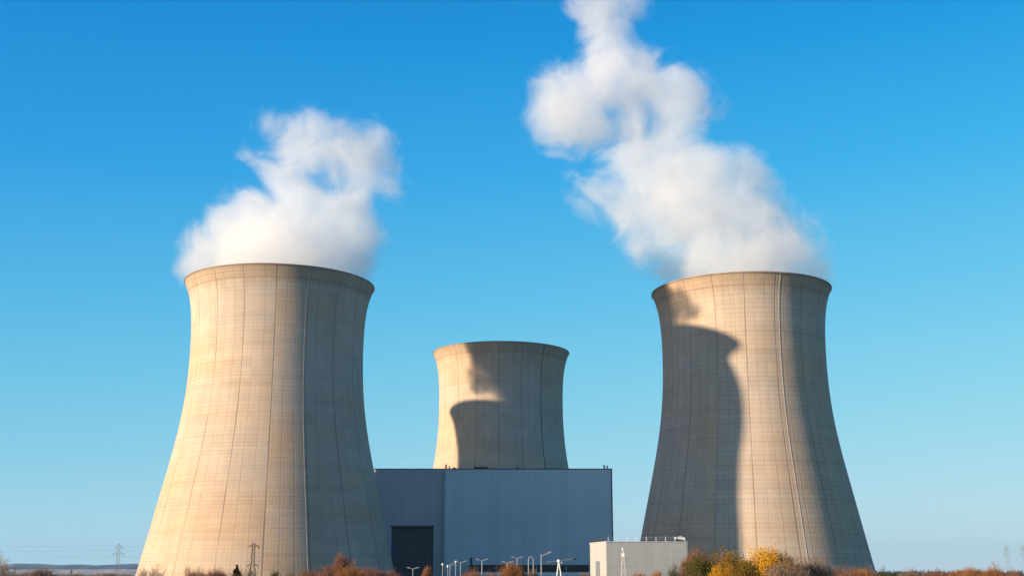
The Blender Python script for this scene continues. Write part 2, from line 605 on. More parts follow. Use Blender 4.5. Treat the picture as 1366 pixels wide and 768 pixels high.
T1 = (-100.3, 510.09); H1 = 126.8; R1 = 40.3
T2 = (-6.57, 719.97); H2 = 134.8; R2 = 40.98
T3 = (80.01, 412.31); H3 = 101.3; R3 = 30.81
U_ = Vector((0.43837, -0.89879)); L_ = Vector((0.89879, 0.43837))


def wu(w_, u_):
    q = L_ * w_ + U_ * u_
    return (q.x, q.y)


C2 = wu(-40, -602.0); HC2 = 163.5; RC2 = 41
C3 = wu(-40, -351.7); HC3 = 136.4; RC3 = 38

tower(T1, H1, R1, tang(T1, -0.04), 'largest cooling tower, at the left, beige concrete with its right third in its own shade',
      [('access_ladder', tang(T1, 0.285), 'rail', 0.28, 0.08)])
tower(T2, H2, R2, tang(T2, 0.62), 'smallest looking cooling tower, standing behind the blue grey turbine hall, mostly shaded',
      [('access_ladder', tang(T2, 0.62), 'dark_rail', 0.4, 0.10)])
tower(T3, H3, R3, tang(T3, -0.3), 'right cooling tower crossed by a big curved shadow, sunlit stripe down its middle',
      [('access_ladder', tang(T3, 0.43), 'rail', 0.22, 0.08)])
def table(hs_, rs_):
    """smooth profile through (height, radius) pairs"""
    H_, R_ = hs_[-1], rs_[-1]
    h2 = [h / H_ for h in hs_]; r2 = [r / R_ for r in rs_]
    g = np.interp(np.linspace(0, 1, 200), h2, r2)
    k = np.array([1, 2, 3, 2, 1]) / 9.0
    for _ in range(2):
        e = np.concatenate([[2 * g[0] - g[2], 2 * g[0] - g[1]], g, [2 * g[-1] - g[-2], 2 * g[-1] - g[-3]]])
        g = np.convolve(e, k, 'valid')
    return lambda t: float(np.interp(t, np.linspace(0, 1, 200), g))


tower(C2, HC2, RC2, 0.3, 'cooling tower beyond the left edge whose shadow falls on the rear tower',
      prad=table([0, 50, 90, 120, 131, 142, 152, 160, 165], [52, 40, 31, 28.5, 29, 31, 34, 37, 40.3]))
tower(C3, HC3, RC3, 0.8, 'cooling tower beyond the left edge whose shadow falls on the right tower',
      prad=table([0, 40, 70, 88, 100, 111, 119, 124, 128.6, 130.9, 133.1, 136, 138.1], [56, 50, 45.1, 42, 40.6, 40.2, 39.4, 38.6, 37.4, 36.3, 35.4, 37, 38.4]))


# ------------------------------------------------------------------ steam
def steam_material(name, lobes, origin, dens, nscale, amp, soft, seed, soft_axis=0.0):
    m, b = newmat(name)
    p = b.coord()                       # object space == metres from the plume's origin
    ps = b.vm('ADD', p, (seed * 37.1, seed * 11.3, seed * 5.7))
    F_ = None
    for (c, r) in lobes:
        d = b.m('SUBTRACT', b.vm('DISTANCE', p, tuple(c), out=1), r)
        F_ = d if F_ is None else b.m('SMOOTH_MIN', F_, d, 8.0)
    n = b.n.new('ShaderNodeTexNoise')
    b.put(n.inputs['Vector'], ps)
    n.inputs['Scale'].default_value = nscale
    n.inputs['Detail'].default_value = 5
    n.inputs['Roughness'].default_value = 0.71
    n.inputs['Distortion'].default_value = 0.5
    nf = b.m('MULTIPLY', b.m('SUBTRACT', n.outputs['Fac'], 0.50), amp)     # mostly negative: stays inside the hull
    f = b.m('SUBTRACT', nf, F_)
    d = b.remap(f, 0.0, soft, 0.0, dens, True)
    v = b.n.new('ShaderNodeVolumePrincipled')
    v.inputs['Color'].default_value = (0.985, 0.99, 1.0, 1)
    v.inputs['Anisotropy'].default_value = 0.0
    b.put(v.inputs['Density'], d)
    b.t.links.new(v.outputs[0], b.out.inputs['Volume'])
    m.cycles.volume_sampling = 'MULTIPLE_IMPORTANCE'
    return m


def ico(sub):
    bm = bmesh.new()
    bmesh.ops.create_icosphere(bm, subdivisions=sub, radius=1)
    vs = [v.co.copy() for v in bm.verts]; fs = [tuple(v.index for v in f.verts) for f in bm.faces]
    bm.free()
    return vs, fs


ICO = ico(3)


def plume(name, lobes, label, dens, nscale, amp, soft, seed, voxel=2.0, rate=0.25):
    """lobes: (world centre, radius)"""
    o0 = lobes[0][0].copy()
    loc = [(c - o0, r) for c, r in lobes]
    vs = []; fs = []
    for c, r in loc:
        n = len(vs)
        rr = r + amp * 0.17
        vs += [tuple(c + v * rr) for v in ICO[0]]
        fs += [tuple(n + i for i in f) for f in ICO[1]]
    tmp = from_pydata('tmp', vs, fs)
    md = tmp.modifiers.new('r', 'REMESH'); md.mode = 'VOXEL'; md.voxel_size = voxel; md.use_smooth_shade = True
    dg = bpy.context.evaluated_depsgraph_get()
    me = bpy.data.meshes.new_from_object(tmp.evaluated_get(dg))
    bpy.data.objects.remove(tmp)
    me.name = name
    mat = steam_material(name, loc, o0, dens, nscale, amp, soft, seed)
    mat.cycles.volume_step_rate = rate
    o = mesh_obj(name, me, mat)
    o.location = o0
    prop(o, label, 'steam plume')
    return o


def px_lobes(lst, D, seed, dz=0.35):
    rnd = random.Random(seed)
    out = []
    for (x, y, r) in lst:
        P = at(x, y, D)
        s = P.y * cos(PITCH) + (P.z - EYE) * sin(PITCH)
        R = r * s / F
        q = at(x, y, D + rnd.uniform(-1, 1) * R * dz)
        out.append((q, R))
    return out


S1 = [(372, 372, 98), (270, 352, 42), (312, 335, 52), (362, 322, 62), (412, 326, 62), (458, 338, 52), (482, 350, 36),
      (262, 318, 26), (298, 305, 42), (335, 282, 42), (350, 290, 48), (400, 283, 54), (450, 290, 48), (474, 315, 42),
      (372, 240, 38), (348, 215, 26), (385, 205, 36), (362, 168, 27), (392, 170, 34), (420, 172, 34), (415, 205, 34),
      (450, 198, 38), (480, 208, 36), (508, 182, 24), (512, 218, 28), (516, 248, 22), (480, 248, 36), (448, 232, 26), (475, 285, 30)]
S3 = [(988, 392, 94), (898, 356, 44), (955, 338, 62), (1020, 335, 60), (1062, 350, 50), (1086, 366, 32),
      (856, 325, 46), (900, 290, 62), (970, 285, 66), (1018, 300, 56), (1050, 320, 44),
      (835, 280, 46), (890, 238, 60), (945, 240, 56), (990, 222, 38), (1010, 245, 36), (796, 256, 42), (770, 262, 22),
      (850, 215, 50), (880, 180, 44), (760, 148, 58), (738, 165, 34), (795, 118, 54), (845, 125, 54), (895, 132, 52), (930, 134, 36),
      (745, 110, 34), (800, 172, 46), (845, 172, 44), (815, 80, 42), (860, 85, 30), (805, 45, 34), (800, 15, 36), (838, 8, 34), (775, 8, 26), (815, -40, 44)]
plume('steam_plume', px_lobes(S1, T1[1], 4), 'white steam cloud leaning right out of the left cooling tower', 0.062, 0.050, 34, 8.0, 1)
plume('steam_plume', px_lobes(S3, T3[1], 9), 'tall ragged steam cloud drifting left above the right cooling tower', 0.066, 0.060, 29, 7.5, 2)


def free_plume(P, lobes, label, seed):
    """lobes: (offset across the sun's rays, offset along them, height, radius)"""
    out = [(Vector((P[0] + U_.x * du + L_.x * dw, P[1] + U_.y * du + L_.y * dw, z)), r) for du, dw, z, r in lobes]
    plume('steam_plume', out, label, 0.25, 0.13, 11, 2.4, seed, 1.5)


free_plume(C2, [(12, 0, 164, 27), (10, 0, 178, 26.5), (10, 0, 200, 31), (2, 0, 214, 28), (0, -8, 238, 28), (-6, -14, 262, 26), (-14, 0, 197, 12), (-11, 3, 187, 9),
                (-22, 0, 182.5, 4.6), (-26, 2, 185, 3.8), (-19, 0, 178.5, 3.8), (-24, -2, 177, 3.2)],
           'steam cloud over the tower beyond the left edge that shades the rear tower', 3)
free_plume(C3, [(-13, 0, 134, 21), (2, 0, 149, 16.5), (-17, -5, 156, 17), (4, 4, 160, 13),
                (21, 0, 151.5, 3.9), (24.5, 0, 147.2, 4.0), (17, 3, 146, 3.6)],
           'steam cloud over the tower beyond the left edge that shades the right tower', 5)

# ------------------------------------------------------------------ turbine hall
hall = empty('turbine_hall', (0, 566, 0))
prop(hall, 'big windowless blue grey turbine hall in front of the rear cooling tower', 'industrial building')
Y0 = 566.0


def X(x, y, D): return at(x, y, D).x


HZ = at(700, 625.5, Y0).z
xl = X(593, 690, Y0); xr = X(817.5, 690, Y0)
YL = Y0 + 5.0
MB().box(xl, xr, 0, 42, 0, HZ).build('wall', M['hall'], hall)
# left, recessed bay with the door opening
xb = X(480, 690, YL)
HL = at(550, 625.5, YL).z
dx0, dx1 = X(521.5, 730, YL), X(578, 730, YL)
dz = at(550, 702, YL).z
mb = MB()
mb.box(xb, dx0, 5, 9, 0, HL - 0.0)
mb.box(dx1, xl - 0.003, 5, 9, 0, HL)
mb.box(dx0 + 0.0, dx1, 5, 9, dz, HL)
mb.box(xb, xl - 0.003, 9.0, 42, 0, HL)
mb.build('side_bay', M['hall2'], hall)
dr = MB().box(dx0, dx1, 8.0, 8.9, 0, dz).build('hangar_door', M['door'], hall)
mb = MB()
for k in range(1, 4):
    zz = dz * k / 4
    mb.box(dx0, dx1, 7.9, 8.0, zz - 0.12, zz + 0.12)
mb.build('door_rail', M['trim'], dr)
MB().box(dx0 - 0.4, dx1 + 0.4, 4.7, 5.0, dz, dz + 0.5).build('lintel', M['trim'], hall)
# parapets
MB().box(xl - 0.15, xr + 0.25, -0.2, 42.2, HZ, HZ + 0.35).build('parapet', M['trim'], hall)
MB().box(xb, xl - 0.16, 4.85, 42.2, HL, HL + 0.35).build('parapet', M['trim'], hall)
MB().box(xl - 0.05, xl + 0.55, -0.12, 0.0, 0, HZ).build('corner_trim', M['light_trim'], hall)
MB().box(xr - 0.5, xr + 0.05, -0.12, 0.0, 0, HZ).build('corner_trim', M['trim'], hall)
for sx in (698, 752):
    q = X(sx, 690, Y0)
    MB().box(q - 0.12, q + 0.12, -0.06, 0.0, 0, HZ).build('wall_seam', M['hall2'], hall)
# rooftop bits
for (sx, wd, hh, kind) in ((595, 0.35, 2.2, 'vent_pipe'), (599.5, 0.25, 1.4, 'vent_pipe'), (606, 1.2, 0.6, 'roof_hatch'), (642, 6.5, 0.9, 'roof_unit'), (633, 0.3, 1.5, 'vent_pipe'),
                           (806, 0.35, 1.9, 'vent_pipe'), (810, 0.3, 1.6, 'vent_pipe'), (690, 0.9, 0.5, 'roof_hatch')):
    q = X(sx, 625, Y0 + 6)
    mb = MB()
    if kind == 'vent_pipe':
        mb.tube((q, 6, HZ + 0.35), (q, 6, HZ + 0.35 + hh), wd, wd, 8)
        mb.tube((q, 6, HZ + 0.35 + hh), (q, 6, HZ + 0.6 + hh), wd * 1.7, wd * 0.5, 8)
    else:
        mb.box(q - wd / 2, q + wd / 2, 3.0, 6.5, HZ + 0.35, HZ + 0.35 + hh)
        mb.box(q - wd / 2 - 0.15, q + wd / 2 + 0.15, 2.85, 6.65, HZ + 0.35 + hh, HZ + 0.47 + hh)
    mb.build(kind, M['trim'], hall)

# low annex along the foot of the hall
AY = 560.0
ax0, ax1 = X(626, 757, AY - 8), X(786, 757, AY - 8)
azt = at(700, 754, AY - 8).z; azb = at(700, 762.5, AY - 8).z
annex = empty('loading_annex', (0, AY - 8, 0))
prop(annex, 'low annex with a dark glazed band along the foot of the turbine hall', 'industrial building')
MB().box(ax0, ax1, 0, 13.8, 0, azb).build('base_wall', M['white'], annex)
MB().box(ax0 + 0.3, ax1 - 0.3, 0.4, 13.8, azb, azt).build('glazed_band', M['glass'], annex)
MB().box(ax0 - 0.4, ax1 + 0.4, -0.5, 13.8, azt, azt + 0.4).build('roof', M['trim'], annex)
for k in range(17):
    q = ax0 + 0.4 + (ax1 - ax0 - 0.8) * k / 16
    MB().box(q - 0.12, q + 0.12, 0.05, 0.397, azb + 0.002, azt - 0.002).build('mullion', M['steel'] if k % 4 == 1 else M['trim'], annex)
q = X(629, 750, AY)
MB().tube((q, 4, azt + 0.4), (q, 4, azt + 3.2), 0.5, 0.5, 10).tube((q, 4, azt + 3.2), (q, 4, azt + 3.6), 0.8, 0.8, 10).build('vent_stack', M['trim'], annex)

# ------------------------------------------------------------------ small pale building
SB = at(808.5, 722.5, 300)
sb = empty('switchgear_building', (SB.x, SB.y, 0), radians(9))
prop(sb, 'small pale flat roofed building with railings, left of the yellow tree', 'building')
hz = SB.z
LW, DW = 20.4, 18.0
MB().box(0, LW, 0, DW, 0, hz).build('wall', M['small'], sb)
MB().box(-0.12, LW + 0.12, -0.12, DW + 0.12, hz, hz + 0.22).build('parapet', M['light_trim'], sb)
MB().box(-0.10, 0.0, 7.2, 11.2, 0, hz - 4.4).build('door', M['grey_door'], sb)
mb = MB()
nb = 9
for k in range(nb):
    q = 0.6 + (LW - 1.2) * k / (nb - 1)
    mb.tube((q, 0.15, hz + 0.22), (q, 0.15, hz + 1.35), 0.08, 0.08, 5)
for zz in (0.75, 1.22):
    mb.tube((0.6, 0.15, hz + zz), (LW - 0.6, 0.15, hz + zz), 0.02, 0.02, 5)
mb.build('railing', M['steel'], sb)
mb = MB()
for k in range(14):
    q = 0.5 + (DW - 1.0) * k / 13
    mb.tube((0.15, q, hz + 0.22), (0.15, q, hz + 1.1), 0.07, 0.07, 5)
mb.tube((0.15, 0.5, hz + 1.05), (0.15, DW - 0.5, hz + 1.05), 0.05, 0.05, 5)
mb.build('railing', M['dark_rail'], sb)
mb = MB()
mb.box(LW - 2.6, LW - 0.3, 0.4, 1.6, hz + 0.22, hz + 0.55)
mb.build('roof_unit', M['dark_rail'], sb)
MB().prism([(LW - 2.7, hz + 0.9), (LW - 0.2, hz + 0.56), (LW - 0.2, hz + 0.9), (LW - 1.4, hz + 1.5), (LW - 2.7, hz + 1.2)], 0.3, 1.7).build('roof_unit', M['white'], sb)


# ------------------------------------------------------------------ lamps and masts
def lamp(x, ytop, D, kind, label, rpole=0.11, mat='shaded_lamp'):
    rpole *= 1.15
    P = at(x, ytop, D)
    o = empty('street_lamp', (P.x, P.y, 0))
    prop(o, label, 'street lamp', 'lamp posts in the power station yard')
    h = P.z
    MB().tube((0, 0, 0), (0, 0, 1.2), rpole * 1.8, rpole * 1.6, 8).tube((0, 0, 1.2), (0, 0, h - 0.1), rpole, rpole * 0.8, 8).build('pole', M[mat], o)
    if kind == 'double':
        for s in (-1, 1):
            MB().tube((0, 0, h - 0.3), (s * 0.9, 0, h + 0.05), 0.11, 0.10, 6).build('arm', M[mat], o)
            MB().prism([(s * 0.7, h - 0.12), (s * 1.6, h + 0.12), (s * 1.6, h + 0.28), (s * 0.7, h + 0.14)][::s], -0.3, 0.3).build('lamp_head', M[mat], o)
    elif kind == 'single':
        MB().tube((0, 0, h - 0.8), (1.6, 0, h + 0.0), 0.14, 0.12, 6).build('arm', M[mat], o)
        MB().prism([(1.3, h - 0.2), (2.6, h + 0.25), (2.5, h + 0.5), (1.2, h + 0.08)], -0.25, 0.25).build('lamp_head', M[mat], o)
    elif kind == 'hook':
        pts = [(0, 0, h - 0.8), (0.12, 0, h - 0.35), (0.45, 0, h - 0.05), (0.9, 0, h), (1.2, 0, h - 0.1)]
        MB().path(pts, 0.11).build('arm', M[mat], o)
        MB().prism([(0.9, h - 0.2), (1.6, h - 0.35), (1.65, h - 0.2), (1.0, h + 0.06)], -0.18, 0.18).build('lamp_head', M[mat], o)
    elif kind == 'globe':
        MB().tube((0, 0, h - 0.1), (0, 0, h + 0.25), 0.18, 0.34, 8).tube((0, 0, h + 0.25), (0, 0, h + 0.45), 0.34, 0.12, 8).build('lamp_head', M['white'], o)
    return o


lamp(551, 757, 318, 'double', 'low twin headed lamp post in front of the dark hangar door', 0.1)
lamp(590.5, 753, 318, 'globe', 'lamp post at the corner of the turbine hall, leftmost of the bunch of five', 0.09)
lamp(597.5, 755.5, 318, 'globe', 'shortest lamp post of the bunch of five left of the annex', 0.08)
lamp(600.5, 751.5, 318, 'hook', 'hook topped lamp post in the middle of the bunch of five', 0.09)
lamp(608, 749.5, 318, 'globe', 'fourth lamp post from the left in the bunch of five', 0.10)
lamp(614.5, 748.5, 318, 'double', 'rightmost and tallest lamp post of the bunch of five left of the annex', 0.10)
lamp(643, 746, 318, 'double', 'slim twin headed lamp post before the left end of the annex', 0.13)
lamp(677, 749, 318, 'double', 'short twin headed lamp post rising out of the orange shrub', 0.12)
lamp(690, 743, 318, 'double', 'tall twin headed lamp post just right of the orange shrub', 0.13)
lamp(722, 737.5, 318, 'single', 'tallest lamp post, single arm rising to the right', 0.14)
# the pair of poles joined by a round arch
A0 = at(705, 741, 318); A1 = at(711.5, 741, 318)
o = empty('arch_post', (A0.x, A0.y, 0))
prop(o, 'pair of pale poles joined by a round arch on top, left of the tallest lamp', 'mast')
wd = A1.x - A0.x; h = A0.z - 0.9
for q in (0, wd):
    MB().tube((q, 0, 0), (q, 0, h), 0.14, 0.13, 8).build('pole', M['shaded_lamp'], o)
MB().path([(wd / 2 - cos(t * pi / 8) * wd / 2, 0, h + sin(t * pi / 8) * wd * 0.55) for t in range(9)], 0.13).build('arch', M['shaded_lamp'], o)

# A shaped stand with the long boom
P = at(745.5, 748, 280)
o = empty('boom_mast', (P.x, P.y, 0))
prop(o, 'white A shaped mast carrying a long thin boom with a dark tip', 'mast')
h = P.z
for s in (-1, 1):
    MB().tube((s * 0.95, 0, 0), (s * 0.38, 0, h * 0.72), 0.15, 0.13, 8).tube((s * 0.38, 0, h * 0.72), (0, 0, h), 0.13, 0.12, 8).build('leg', M['white'], o)
MB().tube((-0.62, 0, h * 0.45), (0.62, 0, h * 0.45), 0.08, 0.08, 6).build('brace', M['steel'], o)
MB().tube((0, 0, h - 0.15), (0, 0, h + 0.35), 0.42, 0.34, 10).tube((0.1, 0, h + 0.2), (0.75, 0, h - 0.35), 0.2, 0.15, 8).build('pivot_head', M['white'], o)
bm_ = MB().tube((-3.3, 0, h - 0.25), (0, 0, h + 0.1), 0.06, 0.10, 6).tube((0, 0, h + 0.1), (3.6, 0, h + 0.55), 0.12, 0.10, 6)
bm_.build('boom', M['pylon_far'], o)
MB().tube((3.3, 0, h + 0.52), (4.1, 0, h + 0.60), 0.24, 0.20, 8).build('boom_tip', M['trim'], o)


def lattice(P, h, base, top, mat, arms, name, label, cat='pylon', r=0.09, bays=7, rz=0.0, group=None, waist=0.6):
    """tapered four-legged lattice mast; arms: (height fraction, half length)"""
    o = empty(name, (P.x, P.y, 0), rz)
    prop(o, label, cat, group)
    def wdt(t):
        if t < waist: return base + (top * 1.25 - base) * (t / waist)
        return top * 1.25 + (top - top * 1.25) * ((t - waist) / (1 - waist))
    for sx, sy in ((1, 1), (1, -1), (-1, 1), (-1, -1)):
        mb = MB()
        n = 10
        pts = [(sx * wdt(k / n) / 2, sy * wdt(k / n) / 2, h * k / n) for k in range(n + 1)]
        mb.path(pts, r, 4)
        mb.build('leg', M[mat], o)
    mb = MB()
    zs = [h * (1 - (1 - k / bays) ** 1.25) for k in range(bays + 1)]
    for a, c in zip(zs[:-1], zs[1:]):
        wa, wc = wdt(a / h) / 2, wdt(c / h) / 2
        for (s1, s2) in (((-1, -1), (1, -1)), ((1, -1), (1, 1)), ((1, 1), (-1, 1)), ((-1, 1), (-1, -1))):
            mb.tube((s1[0] * wa, s1[1] * wa, a), (s2[0] * wc, s2[1] * wc, c), r * 0.6, None, 4)
            mb.tube((s2[0] * wa, s2[1] * wa, a), (s1[0] * wc, s1[1] * wc, c), r * 0.6, None, 4)
            mb.tube((s1[0] * wc, s1[1] * wc, c), (s2[0] * wc, s2[1] * wc, c), r * 0.6, None, 4)
    mb.build('bracing', M[mat], o)
    for fr, hl in arms:
        z = h * fr; w0 = wdt(fr) / 2
        for s in (-1, 1):
            mb = MB()
            for sy in (-1, 1):
                mb.tube((s * w0, sy * w0, z), (s * hl, 0, z + 0.05 * hl), r * 0.7, None, 4)
                mb.tube((s * w0, sy * w0, z + hl * 0.35), (s * hl, 0, z + 0.05 * hl), r * 0.7, None, 4)
            for t in (0.35, 0.65):
                xx = s * (w0 + (hl - w0) * t)
                mb.tube((xx, 0, z), (xx, 0, z + hl * 0.35 * (1 - t)), r * 0.5, None, 4)
            mb.build('crossarm', M[mat], o)
        for s in (-1, 1):
            MB().tube((s * hl * 0.97, 0, z), (s * hl * 0.97, 0, z - hl * 0.4), r * 1.2, None, 5).build('insulator', M[mat], o)
    return o


P = at(338.5, 724, 420)
lattice(P, P.z, 3.3, 0.9, 'pylon', ((0.93, 1.9), (0.53, 1.9)), 'electricity_pylon', 'dark lattice pylon standing in front of the left cooling tower', r=0.10, bays=8, rz=0.15)
P = at(159, 725, 900)
PL = P
lattice(P, P.z, 5.5, 1.6, 'pylon_far', ((0.90, 3.0), (0.74, 3.8)), 'electricity_pylon', 'lattice pylon left of the left cooling tower, before the blue hills', r=0.11, bays=8, rz=0.3)
P = at(1342, 727, 1500); PR1 = P
lattice(P, P.z, 8, 2.2, 'pylon_far', ((0.88, 5), (0.72, 6)), 'electricity_pylon', 'faint lattice pylon near the right edge, left of its twin', r=0.10, bays=7, rz=0.4)
P = at(1364, 727, 1450); PR2 = P
lattice(P, P.z, 8, 2.2, 'pylon_far', ((0.88, 5), (0.72, 6)), 'electricity_pylon', 'faint lattice pylon cut by the right edge of the photo', r=0.10, bays=7, rz=0.4)
P = at(1250.5, 756, 1200)
o = empty('radio_mast', (P.x, P.y, 0))
prop(o, 'tiny thin mast over the russet trees at the right', 'mast')
MB().tube((0, 0, 0), (0, 0, P.z), 0.35, 0.2, 6).build('pole', M['pylon_far'], o)
MB().box(-0.9, 0.9, -0.1, 0.1, P.z - 2.4, P.z - 2.0).build('antenna', M['pylon_far'], o)
P = at(95.5, 759.5, 600)
o = empty('utility_pole', (P.x, P.y, 0))
prop(o, 'thin dark pole standing on the plain under the blue hills', 'utility pole')
MB().tube((0, 0, 0), (0, 0, P.z), 0.22, 0.18, 6).build('pole', M['pylon'], o)
MB().box(-0.9, 0.9, -0.1, 0.1, P.z - 1.0, P.z - 0.75).build('crossarm', M['pylon'], o)
P = at(831, 733.5, 262)
o = lattice(P, P.z, 1.7, 0.35, 'mast_grey', (), 'lattice_mast', 'slim white lattice mast in front of the small pale building', 'mast', r=0.035, bays=5, waist=0.85)
MB().box(-0.3, 0.26, -0.25, 0.25, P.z - 1.3, P.z - 0.6).build('equipment_box', M['white'], o)
MB().tube((0, 0, P.z - 0.1), (0, 0, P.z + 0.5), 0.2, 0.2, 8).build('equipment_head', M['white'], o)

# power lines to the left pylon and beyond it
for (ya, yb, yc, lab) in ((719.5, 726.5, 731, 'topmost power line left of the left cooling tower'),
                          (728, 732.5, 737, 'second power line from the top, running to the left pylon'),
                          (737, 741, 744.5, 'lowest power line running to the left pylon')):
    A = at(-200, ya - 2, 820); B = at(158.5, yb, 900); D_ = at(300, yc, 1150)
    mb = MB()
    for (p0, p1, sag) in ((A, B, 2.5), (B, D_, 1.5)):
        pts = []
        for k in range(17):
            t = k / 16
            q = p0.lerp(p1, t); q.z -= sag * 4 * t * (1 - t)
            pts.append(q)
        mb.path(pts, 0.035, 4)
    prop(mb.build('power_line', M['wire']), lab, 'power line', 'power lines left of the towers')


# ------------------------------------------------------------------ trees
def limb_tree(rnd, h, w, levels=5, r0=0.16, crown_from=0.25, spread=0.6, up=0.35, kids=(3, 4)):
    """returns (list of thick segments, list of thin segments, tips); trunk from 0 to h"""
    thick = []; thin = []; tips = []

    def grow(p, d, ln, r, lv):
        n = 3
        q = p.copy()
        for k in range(n):
            d2 = (d + Vector((rnd.gauss(0, .12), rnd.gauss(0, .12), rnd.gauss(0, .08)))).normalized()
            e = q + d2 * (ln / n)
            seg = (q.copy(), e.copy(), r * (1 - 0.25 * k / n), r * (1 - 0.25 * (k + 1) / n))
            (thick if lv <= 1 else thin).append(seg)
            q = e; d = d2
            if lv < levels and k >= (1 if lv else 0):
                for _ in range(rnd.randint(1, 2)):
                    a = rnd.uniform(0, 2 * pi)
                    side = Vector((cos(a), sin(a), rnd.uniform(-.1, .5)))
                    nd = (d * (1 - spread) + side * spread + Vector((0, 0, up * 0.4))).normalized()
                    grow(q, nd, ln * rnd.uniform(.55, .8), r * .55, lv + 1)
        if lv >= levels - 1: tips.append(q.copy())
        if lv < levels:
            for _ in range(rnd.randint(*kids)):
                a = rnd.uniform(0, 2 * pi)
                side = Vector((cos(a), sin(a), rnd.uniform(-.2, .4)))
                nd = (d * (1 - spread) + side * spread + Vector((0, 0, up * 0.5))).normalized()
                grow(q, nd, ln * rnd.uniform(.6, .85), r * .6, lv + 1)
    grow(Vector((0, 0, 0)), Vector((0, 0, 1)), h * 0.34, r0, 0)
    # fit to the wanted height and width
    allp = [s[1] for s in thick + thin]
    zm = sorted(p.z for p in allp)[int(len(allp) * 0.985)]
    xs = sorted(hypot(p.x, p.y) for p in allp)
    rm = xs[int(len(xs) * 0.90)]
    sx = w / rm; sz = h / zm

    def f(p): return Vector((p.x * sx, p.y * sx, p.z * sz))
    thick = [(f(a), f(b_), r1, r2) for a, b_, r1, r2 in thick]
    thin = [(f(a), f(b_), r1, r2) for a, b_, r1, r2 in thin]
    tips = [f(p) for p in tips]
    return thick, thin, tips


def ribbon(vs, fs, a, b_, w0, w1, rnd):
    d = (b_ - a)
    if d.length < 1e-4: return
    s = d.cross(Vector((rnd.gauss(0, 1), rnd.gauss(0, 1), rnd.gauss(0, 1)))).normalized()
    n = len(vs)
    vs += [tuple(a - s * w0), tuple(a + s * w0), tuple(b_ + s * w1), tuple(b_ - s * w1)]
    fs.append((n, n + 1, n + 2, n + 3))


def bare_tree(seed, h, w, mat, barkmat, twig=0.018, dens=1.0, lv=4):
    """meshes (trunk, crown) of a leafless tree, many fine twigs"""
    rnd = random.Random(seed)
    thick, thin, tips = limb_tree(rnd, h * .9, w * .85, lv)
    t = MB()
    for a, b_, r1, r2 in thick: t.tube(a, b_, max(r1, .03), max(r2, .025), 6, False)
    vs = []; fs = []
    for a, b_, r1, r2 in thin:
        ribbon(vs, fs, a, b_, max(r1 * .6, twig), max(r2 * .6, twig), rnd)
    L = h * 0.11
    for p in tips:
        for _ in range(int(5 * dens + rnd.random())):
            d = Vector((rnd.gauss(0, 1), rnd.gauss(0, 1), rnd.gauss(0.7, .8))).normalized()
            q = p + d * L * rnd.uniform(.4, 1)
            ribbon(vs, fs, p, q, twig * .8, twig * .35, rnd)
            for _ in range(2):
                p2 = p.lerp(q, rnd.uniform(.3, .9))
                d2 = (d + Vector((rnd.gauss(0, .6), rnd.gauss(0, .6), rnd.gauss(0, .6)))).normalized()
                ribbon(vs, fs, p2, p2 + d2 * L * .5, twig * .6, twig * .3, rnd)
    me1 = bpy.data.meshes.new('trunk'); me1.from_pydata(t.v, [], t.f); me1.materials.append(barkmat)
    me2 = bpy.data.meshes.new('crown'); me2.from_pydata(vs, [], fs); me2.materials.append(mat)
    return me1, me2


def leafy_tree(seed, h, w, mats, barkmat, leaf=0.10, n=9000, cone=False):
    rnd = random.Random(seed)
    thick, thin, tips = limb_tree(rnd, h * .92, w * .85, 3)
    t = MB()
    for a, b_, r1, r2 in thick: t.tube(a, b_, max(r1, .03), max(r2, .025), 6, False)
    for a, b_, r1, r2 in thin: t.tube(a, b_, max(r1 * .6, .015), max(r2 * .6, .012), 3, False)
    vs = []; fs = []
    if cone:
        cl = []
        for k in range(240):
            tt = rnd.random() ** .8
            a = rnd.uniform(0, 2 * pi); r = w * (1 - tt) * rnd.uniform(.3, 1.0)
            cl.append((Vector((r * cos(a), r * sin(a), h * (.08 + .92 * tt) - r * 0.2)), w * .15 * (1.15 - tt)))
    else:
        cl = [(p, rnd.uniform(.045, .10) * h) for p in tips if p.z > h * .12]
        cl = [c for c in cl if rnd.random() < .9]
    per = max(4, int(n / max(1, len(cl))))
    for c, r in cl:
        for _ in range(per):
            q = c + Vector((rnd.gauss(0, .6), rnd.gauss(0, .6), rnd.gauss(0, .5))) * r
            a = Vector((rnd.gauss(0, 1), rnd.gauss(0, 1), rnd.gauss(0, 1))).normalized()
            b_ = a.orthogonal().normalized()
            s = leaf * rnd.uniform(.6, 1.3)
            i = len(vs)
            vs += [tuple(q - a * s), tuple(q + b_ * s * .55), tuple(q + a * s), tuple(q - b_ * s * .55)]
            fs.append((i, i + 1, i + 2, i + 3))
    me1 = bpy.data.meshes.new('trunk'); me1.from_pydata(t.v, [], t.f); me1.materials.append(barkmat)
    me2 = bpy.data.meshes.new('crown'); me2.from_pydata(vs, [], fs); me2.materials.append(mats)
    return me1, me2


BANK = {}


